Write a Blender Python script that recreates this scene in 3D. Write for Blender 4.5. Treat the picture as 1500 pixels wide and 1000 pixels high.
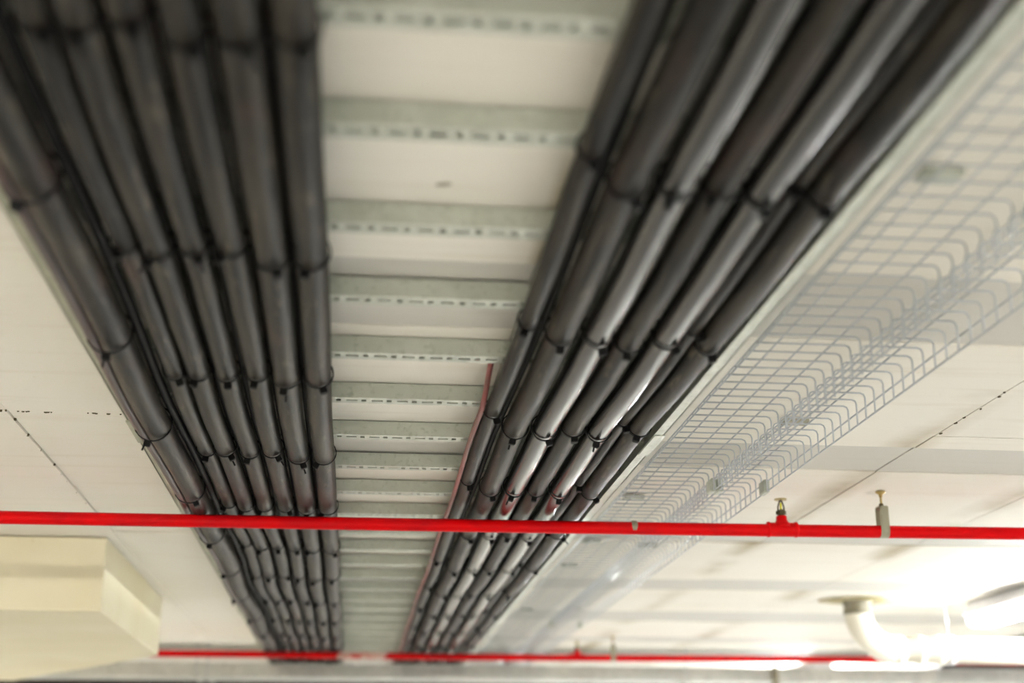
import bpy, bmesh, math, random
from mathutils import Vector, Matrix
random.seed(7)
for o in list(bpy.data.objects): bpy.data.objects.remove(o)
S = bpy.context.scene
C = S.collection
CZ = 1.65                      # eye height; heights below are given above the eye (H)
# ------------------------------------------------------------------ camera
cam = bpy.data.cameras.new('camera'); co = bpy.data.objects.new('camera', cam); C.objects.link(co)
cam.sensor_width = 36; cam.lens = 50; cam.clip_start = 0.02; cam.clip_end = 100
PITCH, YAW = math.radians(17.778), math.radians(6.260)
fw = Vector((math.sin(YAW)*math.cos(PITCH), math.cos(YAW)*math.cos(PITCH), math.sin(PITCH)))
rt = Vector((math.cos(YAW), -math.sin(YAW), 0)); up = rt.cross(fw)
m3 = Matrix((rt, up, -fw)).transposed()
co.matrix_world = Matrix.Translation((0, 0, CZ)) @ m3.to_4x4()
cam.dof.use_dof = True; cam.dof.focus_distance = 3.15; cam.dof.aperture_fstop = 1.9; cam.dof.aperture_blades = 9
S.camera = co
# ------------------------------------------------------------------ world + exposure
w = bpy.data.worlds.new('world'); S.world = w; w.use_nodes = True
w.node_tree.nodes['Background'].inputs[0].default_value = (.9, .95, 1, 1)
w.node_tree.nodes['Background'].inputs[1].default_value = 0.0
S.view_settings.view_transform = 'Standard'; S.view_settings.look = 'None'
S.view_settings.gamma = 1; S.view_settings.use_curve_mapping = False
S.view_settings.exposure = 2.02
LAMP_POWER = 170.0
WHITE, WARM = (.985, 1.0, .985, 1), (1.0, .93, .80, 1)
# lamps: (x, y, strength factor, colour)   battens of the car park plus unseen ones added as fill, all along Y
LAMPS = [(2.62, 5.05, .135, WHITE), (2.62, -2.6, .75, WHITE), (-4.3, 0.6, .5, WARM), (-5.2, 8.9, 1.8, WARM), (2.85, 13.4, 1.3, WHITE), (-1.2, -4.8, 1.0, WARM),
         (2.85, 9.35, .45, WHITE), (6.2, 2.6, .6, WHITE), (6.2, 8.2, 1.9, WHITE), (-4.3, -4.8, .85, WARM)]

# ------------------------------------------------------------------ materials
def mat(name, col, rough=.6, metal=0, spec=.5, noise=None, bump=None, emit=None, coat=0):
    """noise: list of (scale, colour, lo, hi, stretch) layers mixed over the base; bump: (scale, strength, distance, stretch)"""
    m = bpy.data.materials.new(name); m.use_nodes = True
    nt = m.node_tree; b = nt.nodes['Principled BSDF']
    b.inputs['Roughness'].default_value = rough; b.inputs['Metallic'].default_value = metal
    b.inputs['Specular IOR Level'].default_value = spec
    b.inputs['Coat Weight'].default_value = coat
    geo = nt.nodes.new('ShaderNodeNewGeometry')
    def noi(scale, st, detail=5):
        mp = nt.nodes.new('ShaderNodeMapping'); mp.inputs['Scale'].default_value = st
        nt.links.new(geo.outputs['Position'], mp.inputs[0])
        n = nt.nodes.new('ShaderNodeTexNoise'); n.inputs['Scale'].default_value = scale; n.inputs['Detail'].default_value = detail
        nt.links.new(mp.outputs[0], n.inputs['Vector']); return n.outputs['Fac']
    last = None
    for (sc, c2, lo, hi, st) in (noise or []):
        f = noi(sc, st)
        r = nt.nodes.new('ShaderNodeMapRange'); r.inputs[1].default_value = lo; r.inputs[2].default_value = hi; r.clamp = True
        nt.links.new(f, r.inputs[0])
        mx = nt.nodes.new('ShaderNodeMix'); mx.data_type = 'RGBA'
        nt.links.new(r.outputs[0], mx.inputs[0])
        if last is None: mx.inputs[6].default_value = (*col, 1)
        else: nt.links.new(last, mx.inputs[6])
        mx.inputs[7].default_value = (*c2, 1); last = mx.outputs[2]
    if last is None: b.inputs['Base Color'].default_value = (*col, 1)
    else: nt.links.new(last, b.inputs['Base Color'])
    if bump:
        bp = nt.nodes.new('ShaderNodeBump'); bp.inputs['Strength'].default_value = bump[1]; bp.inputs['Distance'].default_value = bump[2]
        nt.links.new(noi(bump[0], bump[3]), bp.inputs['Height']); nt.links.new(bp.outputs[0], b.inputs['Normal'])
    if emit:
        b.inputs['Emission Color'].default_value = emit[0]; b.inputs['Emission Strength'].default_value = emit[1]
    m['last'] = ''
    return m
I1 = (1, 1, 1)
M = {}
def ceiling_material():
    m = mat('cream_painted_concrete', (.81, .787, .725), .7, noise=[(1.3, (.78, .745, .665), .4, .7, I1), (9, (.74, .70, .62), .55, .8, (.25, 3, 1)),
            (60, (.70, .65, .55), .68, .8, I1)], bump=(14, .35, .004, (.3, 2.2, 1)))
    nt = m.node_tree; b = nt.nodes['Principled BSDF']; src = b.inputs['Base Color'].links[0].from_socket
    geo = nt.nodes.new('ShaderNodeNewGeometry'); sx = nt.nodes.new('ShaderNodeSeparateXYZ'); nt.links.new(geo.outputs['Position'], sx.inputs[0])
    nz = nt.nodes.new('ShaderNodeTexNoise'); nz.inputs['Scale'].default_value = 1.7; nz.inputs['Detail'].default_value = 6
    nt.links.new(geo.outputs['Position'], nz.inputs['Vector'])
    # brown weep stains beside two of the joints (dirt, irregular)
    for xj, wd, lo in ((1.275, .075, .44), (1.785, .085, .44), (.262, .02, .42)):
        a = nt.nodes.new('ShaderNodeMath'); a.operation = 'SUBTRACT'; nt.links.new(sx.outputs[0], a.inputs[0]); a.inputs[1].default_value = xj
        ab = nt.nodes.new('ShaderNodeMath'); ab.operation = 'ABSOLUTE'; nt.links.new(a.outputs[0], ab.inputs[0])
        r = nt.nodes.new('ShaderNodeMapRange'); r.inputs[1].default_value = wd; r.inputs[2].default_value = 0; nt.links.new(ab.outputs[0], r.inputs[0])
        r2 = nt.nodes.new('ShaderNodeMapRange'); r2.inputs[1].default_value = lo; r2.inputs[2].default_value = .62; nt.links.new(nz.outputs['Fac'], r2.inputs[0])
        mu = nt.nodes.new('ShaderNodeMath'); mu.operation = 'MULTIPLY'; nt.links.new(r.outputs[0], mu.inputs[0]); nt.links.new(r2.outputs[0], mu.inputs[1])
        mx = nt.nodes.new('ShaderNodeMix'); mx.data_type = 'RGBA'; nt.links.new(mu.outputs[0], mx.inputs[0]); nt.links.new(src, mx.inputs[6])
        mx.inputs[7].default_value = (.42, .36, .24, 1); src = mx.outputs[2]
    nt.links.new(src, b.inputs['Base Color'])
    return m
M['ceil'] = ceiling_material()
M['shade_tone'] = mat('grey_shadow_tone_concrete', (.60, .59, .55), .7, noise=[(1.3, (.57, .555, .51), .4, .7, I1), (9, (.55, .54, .50), .55, .8, (.25, 3, 1))], bump=(14, .35, .004, (.3, 2.2, 1)))  # greyer ceiling tone with the shadow put into the colour
M['drop'] = mat('ochre_painted_concrete', (.78, .735, .56), .65, noise=[(2, (.72, .66, .46), .4, .7, I1), (30, (.66, .58, .40), .66, .8, I1)], bump=(25, .25, .003, I1))
M['floor'] = mat('grey_floor', (.37, .365, .35), .5, noise=[(.8, (.30, .295, .28), .4, .7, I1)])
M['wall'] = mat('dull_wall', (.42, .40, .36), .8)
M['galv'] = mat('galvanised_steel', (.49, .52, .46), .42, .2, noise=[(18, (.56, .59, .53), .45, .65, I1), (90, (.38, .41, .35), .55, .75, I1)], bump=(120, .08, .001, I1))
M['wire'] = mat('zinc_wire', (.47, .50, .53), .3, .9)
M['rail'] = mat('olive_galvanised_rail', (.34, .35, .26), .45, .3, noise=[(12, (.44, .45, .34), .4, .65, I1)])
M['traygalv'] = mat('tray_steel', (.50, .52, .50), .45, .5, noise=[(7, (.60, .61, .58), .45, .65, I1), (40, (.38, .39, .37), .55, .75, I1)])
cs = (6, .35, 6)
def cable_mat(name, base, dust, red, rough, spec=.09, bmp=.22):
    return mat(name, base, rough, spec=spec, noise=[(9, dust, .42, .68, cs), (5, red, .60, .78, (3, .8, 3)), (60, tuple(c*3 for c in dust), .60, .82, (1, .16, 1))], bump=(30, bmp, .003, (4, .5, 4)))
M['cable'] = cable_mat('dusty_black_sheath', (.011, .0105, .010), (.042, .036, .027), (.050, .030, .024), .4)
M['cable_clean'] = cable_mat('glossy_black_sheath', (.009, .009, .009), (.024, .022, .020), (.028, .022, .020), .23, .48, .10)
M['cable_red'] = mat('red_brown_sheath', (.070, .034, .030), .45, noise=[(7, (.045, .034, .030), .4, .65, cs)])
M['red_wire'] = mat('faded_red_sheath', (.26, .065, .06), .5, noise=[(9, (.18, .085, .07), .45, .7, cs)])
M['tie'] = mat('black_nylon', (.004, .004, .0045), .6, spec=.15)
M['red'] = mat('red_gloss_paint', (.66, .002, .004), .3, spec=.09, noise=[(14, (.50, .004, .008), .45, .7, (.5, 1, 1)), (55, (.60, .012, .012), .72, .8, I1)], bump=(60, .12, .001, I1))
M['steel'] = mat('bare_steel', (.36, .345, .26), .4, .6, noise=[(40, (.25, .23, .17), .45, .7, I1)])
M['brass'] = mat('dull_brass', (.42, .32, .12), .35, .8)
M['dark_brass'] = mat('dark_brass', (.10, .08, .04), .45, .6)
M['bulb'] = mat('yellow_glass', (.85, .80, .02), .1, coat=.5)
M['pvc'] = mat('white_plastic', (.83, .80, .70), .3, coat=.2)
M['collar'] = mat('grey_rubber', (.33, .31, .25), .6, noise=[(20, (.20, .18, .12), .45, .65, I1)])
M['grout'] = mat('olive_grout', (.38, .33, .16), .8, noise=[(14, (.62, .56, .38), .42, .62, I1)])
M['worn'] = mat('worn_pink_paint', (.62, .40, .34), .5, noise=[(20, (.55, .05, .04), .5, .62, I1)])
M['enamel'] = mat('white_enamel', (.74, .73, .76), .4)
M['diff'] = mat('lit_diffuser', (.9, .9, .9), .4, emit=(WHITE, LAMP_POWER))
M['brown'] = mat('dark_distance_brown', (.035, .028, .022), .6)  # darkness of the far distance put into the beam colour
M['duct'] = mat('dull_duct_sheet', (.20, .19, .175), .5, .4, noise=[(5, (.28, .265, .24), .4, .7, I1)])

# ------------------------------------------------------------------ mesh helpers
def V(x, y, h): return Vector((x, y, h + CZ))
def obj(name, bm, m, parent=None, smooth=False):
    me = bpy.data.meshes.new(name); bmesh.ops.recalc_face_normals(bm, faces=bm.faces); bm.to_mesh(me); bm.free()
    if smooth:
        for p in me.polygons: p.use_smooth = True
    me.materials.append(m)
    return link(name, me, parent)
def link(name, me, parent=None, loc=None):
    o = bpy.data.objects.new(name, me); C.objects.link(o)
    if parent: o.parent = parent
    if loc is not None: o.location = loc
    return o
def tag(o, label, cat, group=None):
    o['label'] = label; o['category'] = cat
    if group: o['group'] = group
    return o
def thing(name, label, cat, loc=(0, 0, 0), group=None):
    return tag(link(name, None, None, loc), label, cat, group)
def struct(o): o['kind'] = 'structure'; return o
def box(bm, x0, x1, y0, y1, z0, z1):
    v = [bm.verts.new((x, y, z)) for x in (x0, x1) for y in (y0, y1) for z in (z0, z1)]
    for f in ((0, 1, 3, 2), (4, 6, 7, 5), (0, 4, 5, 1), (2, 3, 7, 6), (0, 2, 6, 4), (1, 5, 7, 3)): bm.faces.new([v[i] for i in f])
    return v
def bbox(x0, x1, y0, y1, z0, z1, bev=0):
    bm = bmesh.new(); box(bm, x0, x1, y0, y1, z0, z1)
    if bev: bmesh.ops.bevel(bm, geom=bm.edges[:], offset=bev, segments=2, affect='EDGES')
    return bm
def tube(bm, pts, rad, seg=12, cap=True):
    pts = [Vector(p) for p in pts]; n = len(pts)
    if not hasattr(rad, '__len__'): rad = [rad]*n
    rings = []; nrm = None
    for i, p in enumerate(pts):
        t = (pts[min(i+1, n-1)] - pts[max(i-1, 0)]).normalized()
        if nrm is None:
            a = Vector((0, 0, 1)) if abs(t.z) < .9 else Vector((1, 0, 0)); nrm = t.cross(a).normalized()
        nrm = (nrm - t*nrm.dot(t)).normalized(); bn = t.cross(nrm)
        rings.append([bm.verts.new(p + (nrm*math.cos(2*math.pi*k/seg) + bn*math.sin(2*math.pi*k/seg))*rad[i]) for k in range(seg)])
    for a, b in zip(rings, rings[1:]):
        for k in range(seg): bm.faces.new((a[k], a[(k+1) % seg], b[(k+1) % seg], b[k]))
    if cap: bm.faces.new(rings[0]); bm.faces.new(rings[-1][::-1])
    return bm
def T(pts, rad, seg=12): return tube(bmesh.new(), pts, rad, seg)
def lathe(prof, axis='Z', seg=20):
    """prof: (radius, height) pairs about an axis through the origin"""
    bm = bmesh.new(); rings = []
    for r, h in prof:
        ring = []
        for k in range(seg):
            a = 2*math.pi*k/seg; c, s = r*math.cos(a), r*math.sin(a)
            ring.append(bm.verts.new((c, s, h) if axis == 'Z' else (h, c, s) if axis == 'X' else (c, h, s)))
        rings.append(ring)
    for a, b in zip(rings, rings[1:]):
        for k in range(seg): bm.faces.new((a[k], a[(k+1) % seg], b[(k+1) % seg], b[k]))
    bm.faces.new(rings[0]); bm.faces.new(rings[-1]); return bm
def prism(pts, z0, z1):
    bm = bmesh.new(); a = [bm.verts.new((x, y, z0)) for x, y in pts]; b = [bm.verts.new((x, y, z1)) for x, y in pts]
    n = len(pts); bm.faces.new(a); bm.faces.new(b)
    for i in range(n): bm.faces.new((a[i], a[(i+1) % n], b[(i+1) % n], b[i]))
    return bm

# ------------------------------------------------------------------ the setting
HC = .785                                                  # underside of the ceiling panels
X0, X1, Y0, Y1 = -9, 9, -9, 16
floor = struct(obj('floor', bbox(X0, X1, Y0, Y1, -.2, 0), M['floor']))
ceiling = struct(obj('ceiling', bbox(X0, X1, Y0, Y1, CZ+HC+.012, CZ+HC+.3), M['ceil']))
for n, a in (('left', (X0-.2, X0, Y0, Y1)), ('right', (X1, X1+.2, Y0, Y1)), ('far', (X0, X1, Y1, Y1+.2)), ('near', (X0, X1, Y0-.2, Y0))):
    struct(obj('wall_'+n, bbox(*a, 0, CZ+HC+.012), M['wall']))
XJ = [-3.84, -2.81, -1.78, -.75, -.452, .262, 1.30, 1.812, 2.84, 3.87, 4.9]
YJ = [.03, 1.53, 3.03, 4.48, 6.0, 7.53, 9.03]
BANDS = [(.98, 1.27), (2.036, 2.363), (3.145, 3.405), (4.20, 4.46), (5.28, 5.555), (6.24, 6.60), (7.30, 7.53)]   # shadow bands across the ceiling, put in as greyer strips
def slab_piece(name, xa, xb, ya, yb, h, m):
    obj(name, bbox(xa, xb, ya, yb, CZ+h, CZ+HC+.012), m, ceiling)
for i in range(len(XJ)-1):
    for j in range(len(YJ)-1):
        g = .0016
        xa, xb, ya, yb = XJ[i]+g, XJ[i+1]-g, YJ[j]+g, YJ[j+1]-g
        dz = random.uniform(-.0025, .0025); cur = ya
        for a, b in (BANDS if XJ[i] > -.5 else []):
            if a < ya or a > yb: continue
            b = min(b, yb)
            slab_piece('panel', xa, xb, cur, a, HC+dz, M['ceil']); slab_piece('shadow_strip', xa, xb, a, b, HC+dz+.0025, M['shade_tone']); cur = b
        if yb-cur > .01: slab_piece('panel', xa, xb, cur, yb, HC+dz, M['ceil'])
# dark chips broken out along the joints, a blemish between the rungs
chip_me = None
def chip(x, y, s, r):
    bm = lathe([(.0035, -.0012), (.006, -.0004), (.006, .004)], seg=7)
    o = obj('joint_chip', bm, M['steel'] if s > 2 else M['dark_brass'], ceiling); o.location = (x, y, CZ+HC-.0015); o.scale = (s*.55, s, 1); o.rotation_euler.z = r
for k in range(9):
    chip(-.752+random.uniform(-.004, .004), 3.12+k*.13+random.uniform(-.04, .04), random.uniform(.35, 1.1), random.uniform(-.3, .3))
for k in range(16):
    chip(-.85+random.random()**.7*.37, 3.03+random.uniform(-.003, .003), random.uniform(.25, .8), 1.57)
for k in range(8):
    chip(1.302+random.uniform(-.004, .004), 2.5+k*.07+random.uniform(-.02, .02), random.uniform(.5, 1.1), random.uniform(-.3, .3))
chip(.10, 1.752, 2.1, 1.2)

drop = obj('concrete_drop_beam', prism([(-.782, 4.57), (-.785, 6.0), (-1.664, 7.44), (-3.7, 7.44), (-3.7, 4.57)], CZ+.55, CZ+HC-.004), M['drop'])
bv = drop.modifiers.new('bevel', 'BEVEL'); bv.width = .006; bv.segments = 2
tag(drop, 'cream painted angular concrete beam end dropping from the ceiling at lower left', 'beam')

# ------------------------------------------------------------------ cable ladder
HR = .75; RP = .301; RY0 = 1.555 - 4*RP
ladder = thing('cable_ladder', 'galvanised cable ladder with slotted cross rungs fixed under the ceiling', 'cable ladder', (0, 0, 0))
for xa, sgn in ((-.467, 1), (.632, -1)):
    bm = bmesh.new()
    for a, b, h0, h1 in ((0, .0025, .722, .781), (0, .021, .722, .7245), (0, .014, .7785, .781)):
        x0, x1 = sorted((xa+sgn*a, xa+sgn*b)); box(bm, x0, x1, -.6, 9.6, CZ+h0, CZ+h1)
    rail = obj('side_rail', bm, M['rail' if sgn > 0 else 'galv'], ladder)
    for ys in (2.93, 5.93):
        x0, x1 = sorted((xa-sgn*.003, xa+sgn*.02)); obj('splice_plate', bbox(x0, x1, ys-.09, ys+.09, CZ+.7195, CZ+.722), M['rail' if sgn > 0 else 'galv'], rail)
def rung_mesh():
    """channel 41 x 31 mm: a slotted bottom plate with two webs, lips turned in at the top"""
    bm = bmesh.new(); L0, L1 = -.462, .627; t = .002
    xs = [L0]; kind = []
    x = L0 + .012
    while x + .05 < L1:
        xs += [x, x+.0095, x+.020, x+.042]; kind += [0, 1, 0, 2]; x += .05
    xs.append(L1); kind.append(0)
    ylo = {1: (.013, .028), 2: (.0155, .0255)}
    for k in range(len(xs)-1):
        a, b = xs[k], xs[k+1]
        if kind[k] == 0: box(bm, a, b, 0, .041, 0, t)
        else:
            l, h = ylo[kind[k]]; box(bm, a, b, 0, l, 0, t); box(bm, a, b, h, .041, 0, t)
    box(bm, L0, L1, 0, t, t, .031); box(bm, L0, L1, .041-t, .041, t, .031)
    box(bm, L0, L1, t, .009, .029, .031); box(bm, L0, L1, .032, .041-t, .029, .031)
    bmesh.ops.recalc_face_normals(bm, faces=bm.faces)
    me = bpy.data.meshes.new('rung'); bm.to_mesh(me); bm.free(); me.materials.append(M['galv']); return me
rme = rung_mesh()
RUNGS = [RY0 + k*RP + (.042 if k == 3 else 0) for k in range(27)]
for y in RUNGS: link('rung', rme, ladder, (0, y-.041, CZ+HR))

# ------------------------------------------------------------------ cables
def wob(seed, amp):
    r = random.Random(seed); a = [(r.uniform(.3, 1)*amp, r.uniform(1.2, 5.2), r.uniform(0, 6.3)) for _ in range(3)]
    return lambda y: sum(p*math.sin(q*y+s) for p, q, s in a)/1.6
def cable(name, label, x, r, mname, seed, amp=.006, hc=None, ties=None, sag=.0035, group='cables on the ladder', ring=None, path=None, y0=-.6, y1=9.4):
    sh = wob(500 if x < 0 else 600, .0065 if x < 0 else .003); own = wob(seed, amp*.3); kx = min(1, max(0, (-x-.05)/.25)) if x < 0 else 1
    fx = lambda y: own(y) + sh(y)*(.3+.7*kx)
    fz = wob(seed+99, amp*.35)
    h0 = (HR - r - .0012) if hc is None else hc
    y0t, dt = ties if ties else (1.26, .602)
    def cen(y):
        if path: return path(y, fx(y))
        ph = (y-y0t)/dt*2*math.pi
        return V(x+fx(y), y, h0 - abs(fz(y)) - sag*(1-math.cos(ph))*.5)
    n = 150; ys = [y0 + (y1-y0)*k/n for k in range(n+1)]
    o = obj(name, T([cen(y) for y in ys], r, 18), M[mname], None, True); tag(o, label, 'cable', group)
    if ties:
        rr, off = ring if ring else (r+.0022, (0, 0))
        rnd = random.Random(seed+5)
        bmt = bmesh.new(); seg = 22                                   # flat nylon band around the cable
        prof = [(-.0036, 0), (.0036, 0), (.0036, .0021), (-.0036, .0021)]
        rings = [[bmt.verts.new(((rr+q)*math.sin(2*math.pi*k/seg), p, -(rr+q)*math.cos(2*math.pi*k/seg))) for p, q in prof] for k in range(seg)]
        for k in range(seg):
            for j in range(4): bmt.faces.new((rings[k][j], rings[k][(j+1) % 4], rings[(k+1) % seg][(j+1) % 4], rings[(k+1) % seg][j]))
        bmesh.ops.recalc_face_normals(bmt, faces=bmt.faces); tme = bpy.data.meshes.new('cable_tie'); bmt.to_mesh(tme); bmt.free(); tme.materials.append(M['tie'])
        bh = bbox(-.0066, .0066, -.0072, .0072, -rr-.013, -rr-.0005, .0014); hme = bpy.data.meshes.new('tie_head'); bh.to_mesh(hme); bh.free(); hme.materials.append(M['tie'])
        bt = bbox(-.0018, .0018, .002, .0032, -rr-.024, -rr-.009); tlm = bpy.data.meshes.new('tie_tail'); bt.to_mesh(tlm); bt.free(); tlm.materials.append(M['tie'])
        y = y0t - dt
        while y < 8.1:
            yy = y + rnd.uniform(-.022, .022); c = cen(yy)
            t = link('cable_tie', tme, o, (c.x+off[0], c.y, c.z+off[1])); t.rotation_euler = (rnd.uniform(-.12, .12), rnd.uniform(-.55, .55), rnd.uniform(-.08, .08))
            link('tie_head', hme, t)
            if rnd.random() < .45:
                q = link('tie_tail', tlm, t); q.rotation_euler = (rnd.uniform(-.2, .4), rnd.uniform(-.15, .15), 0)
            y += dt
    return o
LA, LB, RA = (1.26, .604), (1.625, .612), (1.585, .606)
G1, G2 = 'cables of the left bundle', 'cables of the right bundle'
cable('power_cable', 'thick dusty cable outermost on the left, beside the left ladder rail', -.402, .0275, 'cable', 1, .004, .716, LB, sag=.001, ring=(.0365, (-.0085, .003)), group=G1)
cable('power_cable', 'reddish brown cable strapped to the left flank of the outermost left cable', -.4376, .0098, 'cable_red', 1, .004, .7105, None, sag=.001, group=G1)
cable('power_cable', 'thin dark cable tucked above the right flank of the outermost left cable', -.370, .0085, 'tie', 1, .004, .7395, None, sag=.001, group=G1)
cable('power_cable', 'slim recessed cable, second from left in the left bundle, after the dark gap', -.331, .0185, 'cable', 12, .007, None, LA, group=G1)
cable('power_cable', 'third grey black cable from the left in the left bundle', -.289, .0213, 'cable', 13, .007, None, LA, group=G1)
cable('power_cable', 'fourth grey black cable from the left in the left bundle', -.239, .0203, 'cable', 14, .006, None, LA, group=G1)
cable('power_cable', 'fifth cable from the left in the left bundle, three in from the open rungs', -.187, .0215, 'cable', 15, .006, None, LA, group=G1)
cable('power_cable', 'sixth cable in the left bundle, second in from the open rungs', -.133, .0243, 'cable', 16, .005, None, LA, group=G1)
cable('power_cable', 'innermost cable of the left bundle, bordering the open rungs', -.078, .024, 'cable', 17, .0025, None, LA, group=G1)
def red_path(y, f):            # drops from the ceiling between two rungs, then follows the inner flank of its neighbour
    k = min(1, max(0, (y-2.5)/.2)); k = k*k*(3-2*k)
    return V(.2385 + f, y, .778 - .049*k)
cable('signal_cable', 'very thin faded red cable along the inner edge of the right bundle', .2415, .0055, 'red_wire', 21, .004, .728, None, group=G2, path=red_path, y0=2.5)
cable('power_cable', 'slim innermost cable of the right bundle with a thin red cable on its flank', .262, .0165, 'cable', 21, .004, None, (1.53, .6), group=G2)
cable('power_cable', 'second cable of the right bundle counted from the open rungs', .318, .0245, 'cable', 22, .004, None, RA, group=G2)
cable('power_cable', 'third cable of the right bundle, glossy with a white streak', .378, .0250, 'cable_clean', 23, .003, None, RA, group=G2)
cable('power_cable', 'fourth cable of the right bundle, dusty, between two glossy ones', .4345, .0228, 'cable', 24, .004, None, RA, group=G2)
cable('power_cable', 'fifth cable of the right bundle, glossy with a long bright streak', .492, .024, 'cable_clean', 25, .003, None, RA, group=G2)
cable('power_cable', 'thin recessed cable between the last two thick cables of the right bundle', .532, .0125, 'cable', 26, .004, .731, (1.56, .6), group=G2)
cable('power_cable', 'outermost cable of the right bundle, beside the right ladder rail', .570, .0225, 'cable', 27, .003, None, RA, group=G2)

# added black fillers that give the gaps between the cables their shade
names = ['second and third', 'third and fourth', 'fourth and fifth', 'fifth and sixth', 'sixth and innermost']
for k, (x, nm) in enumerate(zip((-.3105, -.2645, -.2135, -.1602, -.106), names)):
    cable('gap_filler', 'added gap-darkening filler between the %s cables of the left bundle' % nm, x, .0062 if k else .0038, 'tie', 40+k, .001, .7432, None, group='gap fillers', sag=.0005)
cable('gap_filler', 'added gap-darkening filler in the wide gap near the left rail', -.3535, .005, 'tie', 50, .001, .7436, None, group='gap fillers', sag=.0005)
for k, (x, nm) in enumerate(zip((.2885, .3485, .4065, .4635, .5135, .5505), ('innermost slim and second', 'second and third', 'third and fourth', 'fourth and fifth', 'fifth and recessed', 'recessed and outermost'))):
    cable('gap_filler', 'added gap-darkening filler between the %s cables of the right bundle' % nm, x, .0062 if k < 4 else .0022, 'tie', 60+k, .001, .7432, None, group='gap fillers', sag=.0005)

# ------------------------------------------------------------------ wire baskets (mounted upside down, sides hanging)
def basket(xa, xb, floor_x, label, left_wall=True):
    t = thing('wire_basket', label, 'wire basket', (0, 0, 0), 'zinc wire baskets beside the ladder')
    hf, hw, rc, rw = .765, .713, .009, .0017
    path = [(xa, hw), (xa, hf-rc), (xa+rc*.3, hf-rc*.3), (xa+rc, hf), (xb-rc, hf), (xb-rc*.3, hf-rc*.3), (xb, hf-rc), (xb, hw)]
    if not left_wall: path = [(xa, hf)] + path[4:]
    bm = bmesh.new(); tube(bm, [V(x, 0, h) for x, h in path], rw, 6)
    bmesh.ops.recalc_face_normals(bm, faces=bm.faces)
    me = bpy.data.meshes.new('cross_wire'); bm.to_mesh(me); bm.free(); me.materials.append(M['wire'])
    for p in me.polygons: p.use_smooth = True
    y = .33
    while y < 9: link('cross_wire', me, t, (0, y, 0)); y += .05
    lm = {}
    for x, h in [(x, hf+.0034) for x in floor_x] + ([(xa-.0034, hw+.0021), (xa-.0034, hw+.026)] if left_wall else [(xa+.002, hf-.0034), (xa+.002, hf+.0034)]) + [(xb+.0034, hw+.0021), (xb+.0034, hw+.026)]:
        obj('long_wire', T([V(x, .3, h), V(x, 9, h)], rw*1.05, 6), M['wire'], t, True)
    for ys in (.36, 3.36, 6.30):
        for xs, sg in (((xa, 1), (xb, -1)) if left_wall else ((xb, -1),)):
            a, b = sorted((xs - sg*.008, xs + sg*.006))
            obj('splice_clip', bbox(a, b, ys-.024, ys+.024, CZ+.711, CZ+.7435, .002), M['galv'], t)
    return t
b1 = basket(.690, .860, (.73, .78, .83), 'wide zinc wire mesh basket next to the right ladder rail', False)
b2 = basket(.879, .993, (.91, .96), 'narrow zinc wire mesh basket on the outer right of the wider one')
for par, x, ys in ((b1, .745, (.6, 1.64, 3.755, 4.456, 4.95, 6.2)), (b2, .935, (1.3, 2.905, 4.5, 6.1))):
    for y in ys:
        obj('fixing_plate', bbox(x-.028, x+.028, y-.018, y+.018, CZ+.7715, CZ+HC-.0028, .002), M['galv'] if par is b1 else M['steel'], par)

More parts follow.
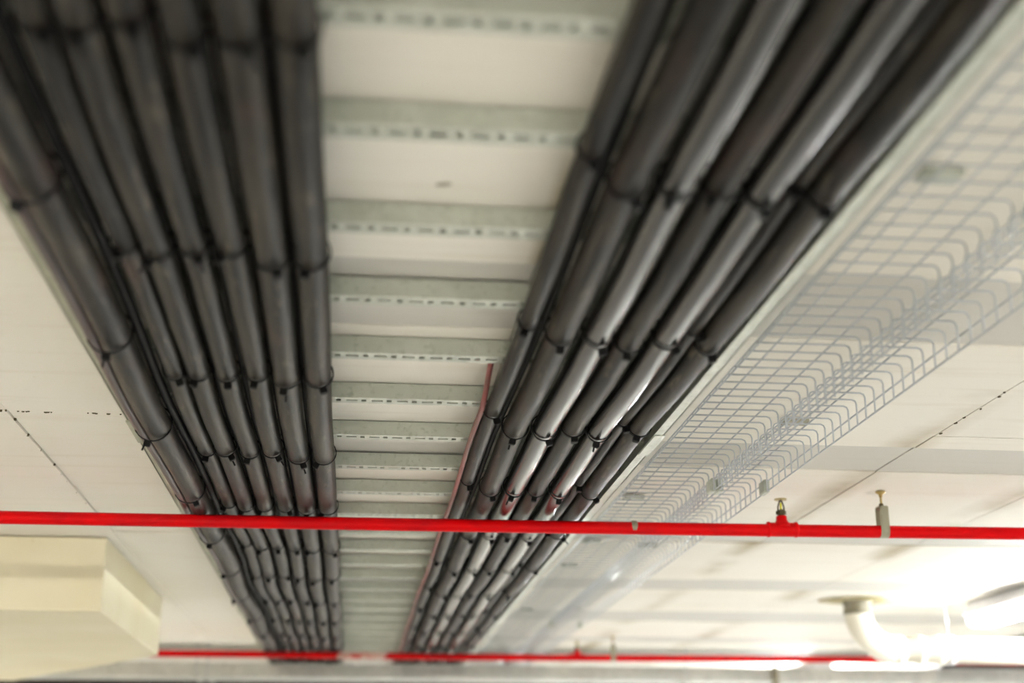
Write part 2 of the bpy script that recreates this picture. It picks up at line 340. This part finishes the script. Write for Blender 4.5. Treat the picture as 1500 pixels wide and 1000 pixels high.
# ------------------------------------------------------------------ sprinkler pipes
def ring_x(r0, r1, l): return lathe([(r0, -l), (r1, -l*.6), (r1, l*.6), (r0, l)], 'X', 24)
def sprinkler_line(y_at, slope, xa, xb, xt, xh, near):
    R = .0169; H = .675; yc = lambda x: y_at + slope*x
    nm = 'near' if near else 'far'
    p = thing('sprinkler_pipe', 'thin red sprinkler pipe crossing in front of the cables' if near else 'distant blurred red sprinkler pipe low in front of the grey tray', 'pipe', (0, yc(0), CZ+H), 'red sprinkler pipes')
    p.rotation_euler.z = math.atan(slope)
    obj('pipe', T([(xa + (xb-xa)*k/40, 0, .0025*math.sin(k*.5)) for k in range(41)], R, 24), M['red'], p, True)
    if near: obj('coupling', ring_x(R, R+.0012, .0075), M['steel'], p, True).location = (.722, 0, 0)
    else: obj('worn_band', ring_x(R, R+.0008, .125), M['worn'], p, True).location = (.045, 0, 0)
    tee = obj('tee', lathe([(R, -.042), (R+.0035, -.040), (R+.004, -.0345), (R+.0018, -.032), (R+.0018, .032), (R+.004, .0345), (R+.0035, .040), (R, .042)], 'X', 28), M['red'], p, True)
    tee.location = (xt, 0, 0)
    obj('tee_branch', lathe([(.0255, .006), (.0215, .016), (.0165, .0215), (.0145, .026), (.0145, .034), (.0128, .0365)], 'Z', 24), M['red'], tee, True)
    # upright sprinkler head
    s = obj('sprinkler_head', lathe([(.009, 0), (.009, .003), (.0145, .004), (.0145, .0125), (.0095, .0145), (.006, .017)], 'Z', 6), M['dark_brass'], p)
    s.location = (xt, 0, .0365); s['label'] = 'upright brass sprinkler head with yellow bulb'
    for sg in (-1, 1):
        obj('frame_arm', T([(sg*.008, 0, .013), (sg*.0082, 0, .024), (sg*.0035, 0, .038), (0, 0, .0425)], [.0024, .0022, .0022, .003], 8), M['dark_brass'], s, True)
    obj('bulb', lathe([(.001, .0155), (.0026, .018), (.0026, .033), (.001, .036)], 'Z', 12), M['bulb'], s, True)
    d = lathe([(.003, .0425), (.016, .0445), (.0165, .0432), (.0165, .0455), (.004, .0458)], 'Z', 24)
    obj('deflector', d, M['brass'], s)
    # band hanger
    h = thing('pipe_hanger', 'steel strap hanger with rod to the ceiling on the %s red pipe' % ('nearer' if near else 'distant'), 'hanger', (xh, yc(xh), CZ+H), 'pipe hangers')
    bm = bmesh.new(); wd = .0115; th = .0016; r = R+.0006
    prof = [(-r, .060), (-r, 0)] + [(-r*math.cos(a), -r*math.sin(a)) for a in [math.pi*k/10 for k in range(1, 10)]] + [(r, 0), (r, .060), (r-.004, .0645), (-r+.004, .0645)]
    n = len(prof); cy, cz = 0, .02
    rows = []
    for yy, zz in prof:
        L = math.hypot(yy, zz-cz); oy, oz = yy+yy/L*th, zz+(zz-cz)/L*th
        rows.append([bm.verts.new(q) for q in ((-wd, yy, zz), (wd, yy, zz), (wd, oy, oz), (-wd, oy, oz))])
    for k in range(n):
        for j in range(4): bm.faces.new((rows[k][j], rows[k][(j+1) % 4], rows[(k+1) % n][(j+1) % 4], rows[(k+1) % n][j]))
    obj('strap', bm, M['steel'], h)
    obj('rod', T([(0, 0, .05), (0, 0, HC-H-.004)], .0032, 10), M['brass'], h, True)
    obj('nut', lathe([(.0065, .0665), (.0065, .073), (.004, .0745)], 'Z', 6), M['dark_brass'], h)
    obj('ceiling_flange', lathe([(.004, HC-H-.019), (.006, HC-H-.011), (.0135, HC-H-.0065), (.0135, HC-H-.0035)], 'Z', 18), M['brass'], h, True)
sprinkler_line(3.664, -.0265, -8.5, 8.5, 1.118, 1.392, True)
sprinkler_line(7.275, -.014, -1.50, 8.5, 1.128, 1.312, False)

# ------------------------------------------------------------------ white drain pipe
PX, PY, PR = 2.083, 5.785, .0565; RH = .583; BR = .15
d = thing('drain_pipe', 'white plastic drain pipe bending from the ceiling into a level run', 'pipe', (PX, PY, CZ+RH))
dz = HC-RH
pts = [(0, 0, dz-.002), (0, 0, BR)] + [(BR-BR*math.cos(a), 0, BR-BR*math.sin(a)) for a in [math.pi/2*k/12 for k in range(1, 13)]]
obj('elbow', T(pts, PR, 28), M['pvc'], d, True)
obj('straight_run', T([(BR-.01, 0, 0), (4.5, 0, -.01)], PR-.003, 28), M['pvc'], d, True)
o = obj('coupling_collar', lathe([(PR, dz-.062), (PR+.004, dz-.058), (PR+.004, dz-.040), (PR+.001, dz-.037), (PR+.001, dz-.028), (PR+.004, dz-.025), (PR+.004, dz-.004)], 'Z', 28), M['collar'], d, True)
for x, l in ((BR+.01, .02), (BR+.10, .012), (.335, .016)):
    o = obj('socket', lathe([(PR-.003, -l), (PR+.003, -l*.8), (PR+.005, 0), (PR+.003, l*.8), (PR-.003, l)], 'X', 28), M['pvc'], d, True); o.location = (x, 0, 0)
g = obj('grout_ring', lathe([(PR+.004, HC-.0055), (.11, HC-.005), (.165, HC-.0028), (.165, HC-.0026)], 'Z', 30), M['grout'], ceiling, True); g.location = (PX, PY, CZ)
g.scale = (1, .8, 1)
c = thing('pipe_clamp', 'steel ring clamp with ceiling rod around the white drain pipe', 'clamp', (2.462, PY, CZ+RH))
obj('ring', lathe([(PR-.003, -.013), (PR+.004, -.013), (PR+.004, .013), (PR-.003, .013)], 'X', 28), M['enamel'], c, True)
obj('rod', T([(0, 0, PR), (0, 0, HC-RH-.004)], .004, 8), M['wire'], c, True)
obj('bolt', T([(0, -PR-.012, 0), (0, -PR, 0)], .006, 6), M['steel'], c)

# ------------------------------------------------------------------ lamps
def batten(x, y, label, k, col):
    t = thing('fluorescent_batten', label, 'lamp', (x, y, CZ), 'fluorescent battens on the ceiling')
    L = .76
    hb = bmesh.new()
    pr = [(-.045, HC-.004), (-.075, HC-.058), (-.062, HC-.062), (.062, HC-.062), (.075, HC-.058), (.045, HC-.004)]
    def ext(pr, y0, y1):
        bm = bmesh.new(); a = [bm.verts.new((px, y0, pz)) for px, pz in pr]; b = [bm.verts.new((px, y1, pz)) for px, pz in pr]; n = len(pr)
        bm.faces.new(a); bm.faces.new(b)
        for i in range(n): bm.faces.new((a[i], a[(i+1) % n], b[(i+1) % n], b[i]))
        return bm
    obj('housing', ext(pr, -L, L), M['enamel'], t)
    dp = [(-.06, HC-.0625), (-.06, HC-.085), (-.045, HC-.103), (.045, HC-.103), (.06, HC-.085), (.06, HC-.0625)]
    m = M['diff'].copy(); pb = m.node_tree.nodes['Principled BSDF']
    pb.inputs['Emission Strength'].default_value = LAMP_POWER*k; pb.inputs['Emission Color'].default_value = col
    obj('diffuser', ext(dp, -L+.015, L-.015), m, t)
    for s in (-1, 1):
        obj('end_cap', ext([(px*1.04, pz) for px, pz in dp], *sorted((s*(L-.015), s*L))), M['enamel'], t)
LL = ['glowing white fluorescent batten at the right edge behind the white drain pipe', 'fluorescent batten on the ceiling behind the viewer on the right',
      'fluorescent batten on the ceiling left of the cable ladder', 'unseen fluorescent batten added for fill light far beyond the concrete beam end',
      'fluorescent batten on the ceiling at the far end of the right row', 'fluorescent batten on the ceiling behind the viewer',
      'fluorescent batten on the ceiling just beyond the grey tray at right', 'unseen fluorescent batten added for fill light on the right, nearer one',
      'unseen fluorescent batten added for fill light on the right, farther one', 'fluorescent batten on the ceiling behind the viewer at far left']
for (x, y, k, cl), lb in zip(LAMPS, LL): batten(x, y, lb, k, cl)

# ------------------------------------------------------------------ far tray, duct, added beam standing in for the dark distance
TY = 7.93
t = thing('perforated_tray', 'grey galvanised perforated cable tray crossing at the bottom of the view', 'cable tray', (0, TY, CZ))
bm = bmesh.new(); x = -7.5
while x < 8:
    box(bm, x, x+.075, 0, .002, .620, .690); box(bm, x+.075, x+.095, 0, .002, .620, .648); box(bm, x+.075, x+.095, 0, .002, .658, .690); x += .095
box(bm, -7.5, 8, -.001, .012, .690, .6925)
obj('side_plate', bm, M['traygalv'], t)
obj('side_plate', bbox(-7.5, 8, .298, .3, .620, .690), M['traygalv'], t)
obj('base_plate', bbox(-7.5, 8, 0, .3, .617, .620), M['traygalv'], t)
for xr in (-2.9, -.831, -.772, 1.84, 3.3):
    obj('hanger_rod', T([(xr, -.012, .603), (xr, -.012, HC-.004)], .0035, 8), M['wire'], t, True)
    obj('hanger_foot', bbox(xr-.012, xr+.012, -.022, .31, .608, .617), M['traygalv'], t)
obj('hanger_bracket', bbox(2.33, 2.36, -.03, -.002, .585, .70, .002), M['steel'], t)
du = thing('ventilation_duct', 'flat dull sheet metal duct under the ceiling at far right', 'duct', (0, 0, CZ))
obj('duct_body', bbox(3.36, 4.6, 5.9, 15.5, .72, HC-.004), M['duct'], du)
for ys in (6.9, 8.0, 9.2): obj('duct_flange', bbox(3.35, 4.61, ys-.012, ys+.012, .712, HC-.004), M['duct'], du)
sb = thing('dark_distance_beam', 'added dark brown beam standing in for the dark distance behind the grey tray', 'beam', (0, 8.75, CZ))
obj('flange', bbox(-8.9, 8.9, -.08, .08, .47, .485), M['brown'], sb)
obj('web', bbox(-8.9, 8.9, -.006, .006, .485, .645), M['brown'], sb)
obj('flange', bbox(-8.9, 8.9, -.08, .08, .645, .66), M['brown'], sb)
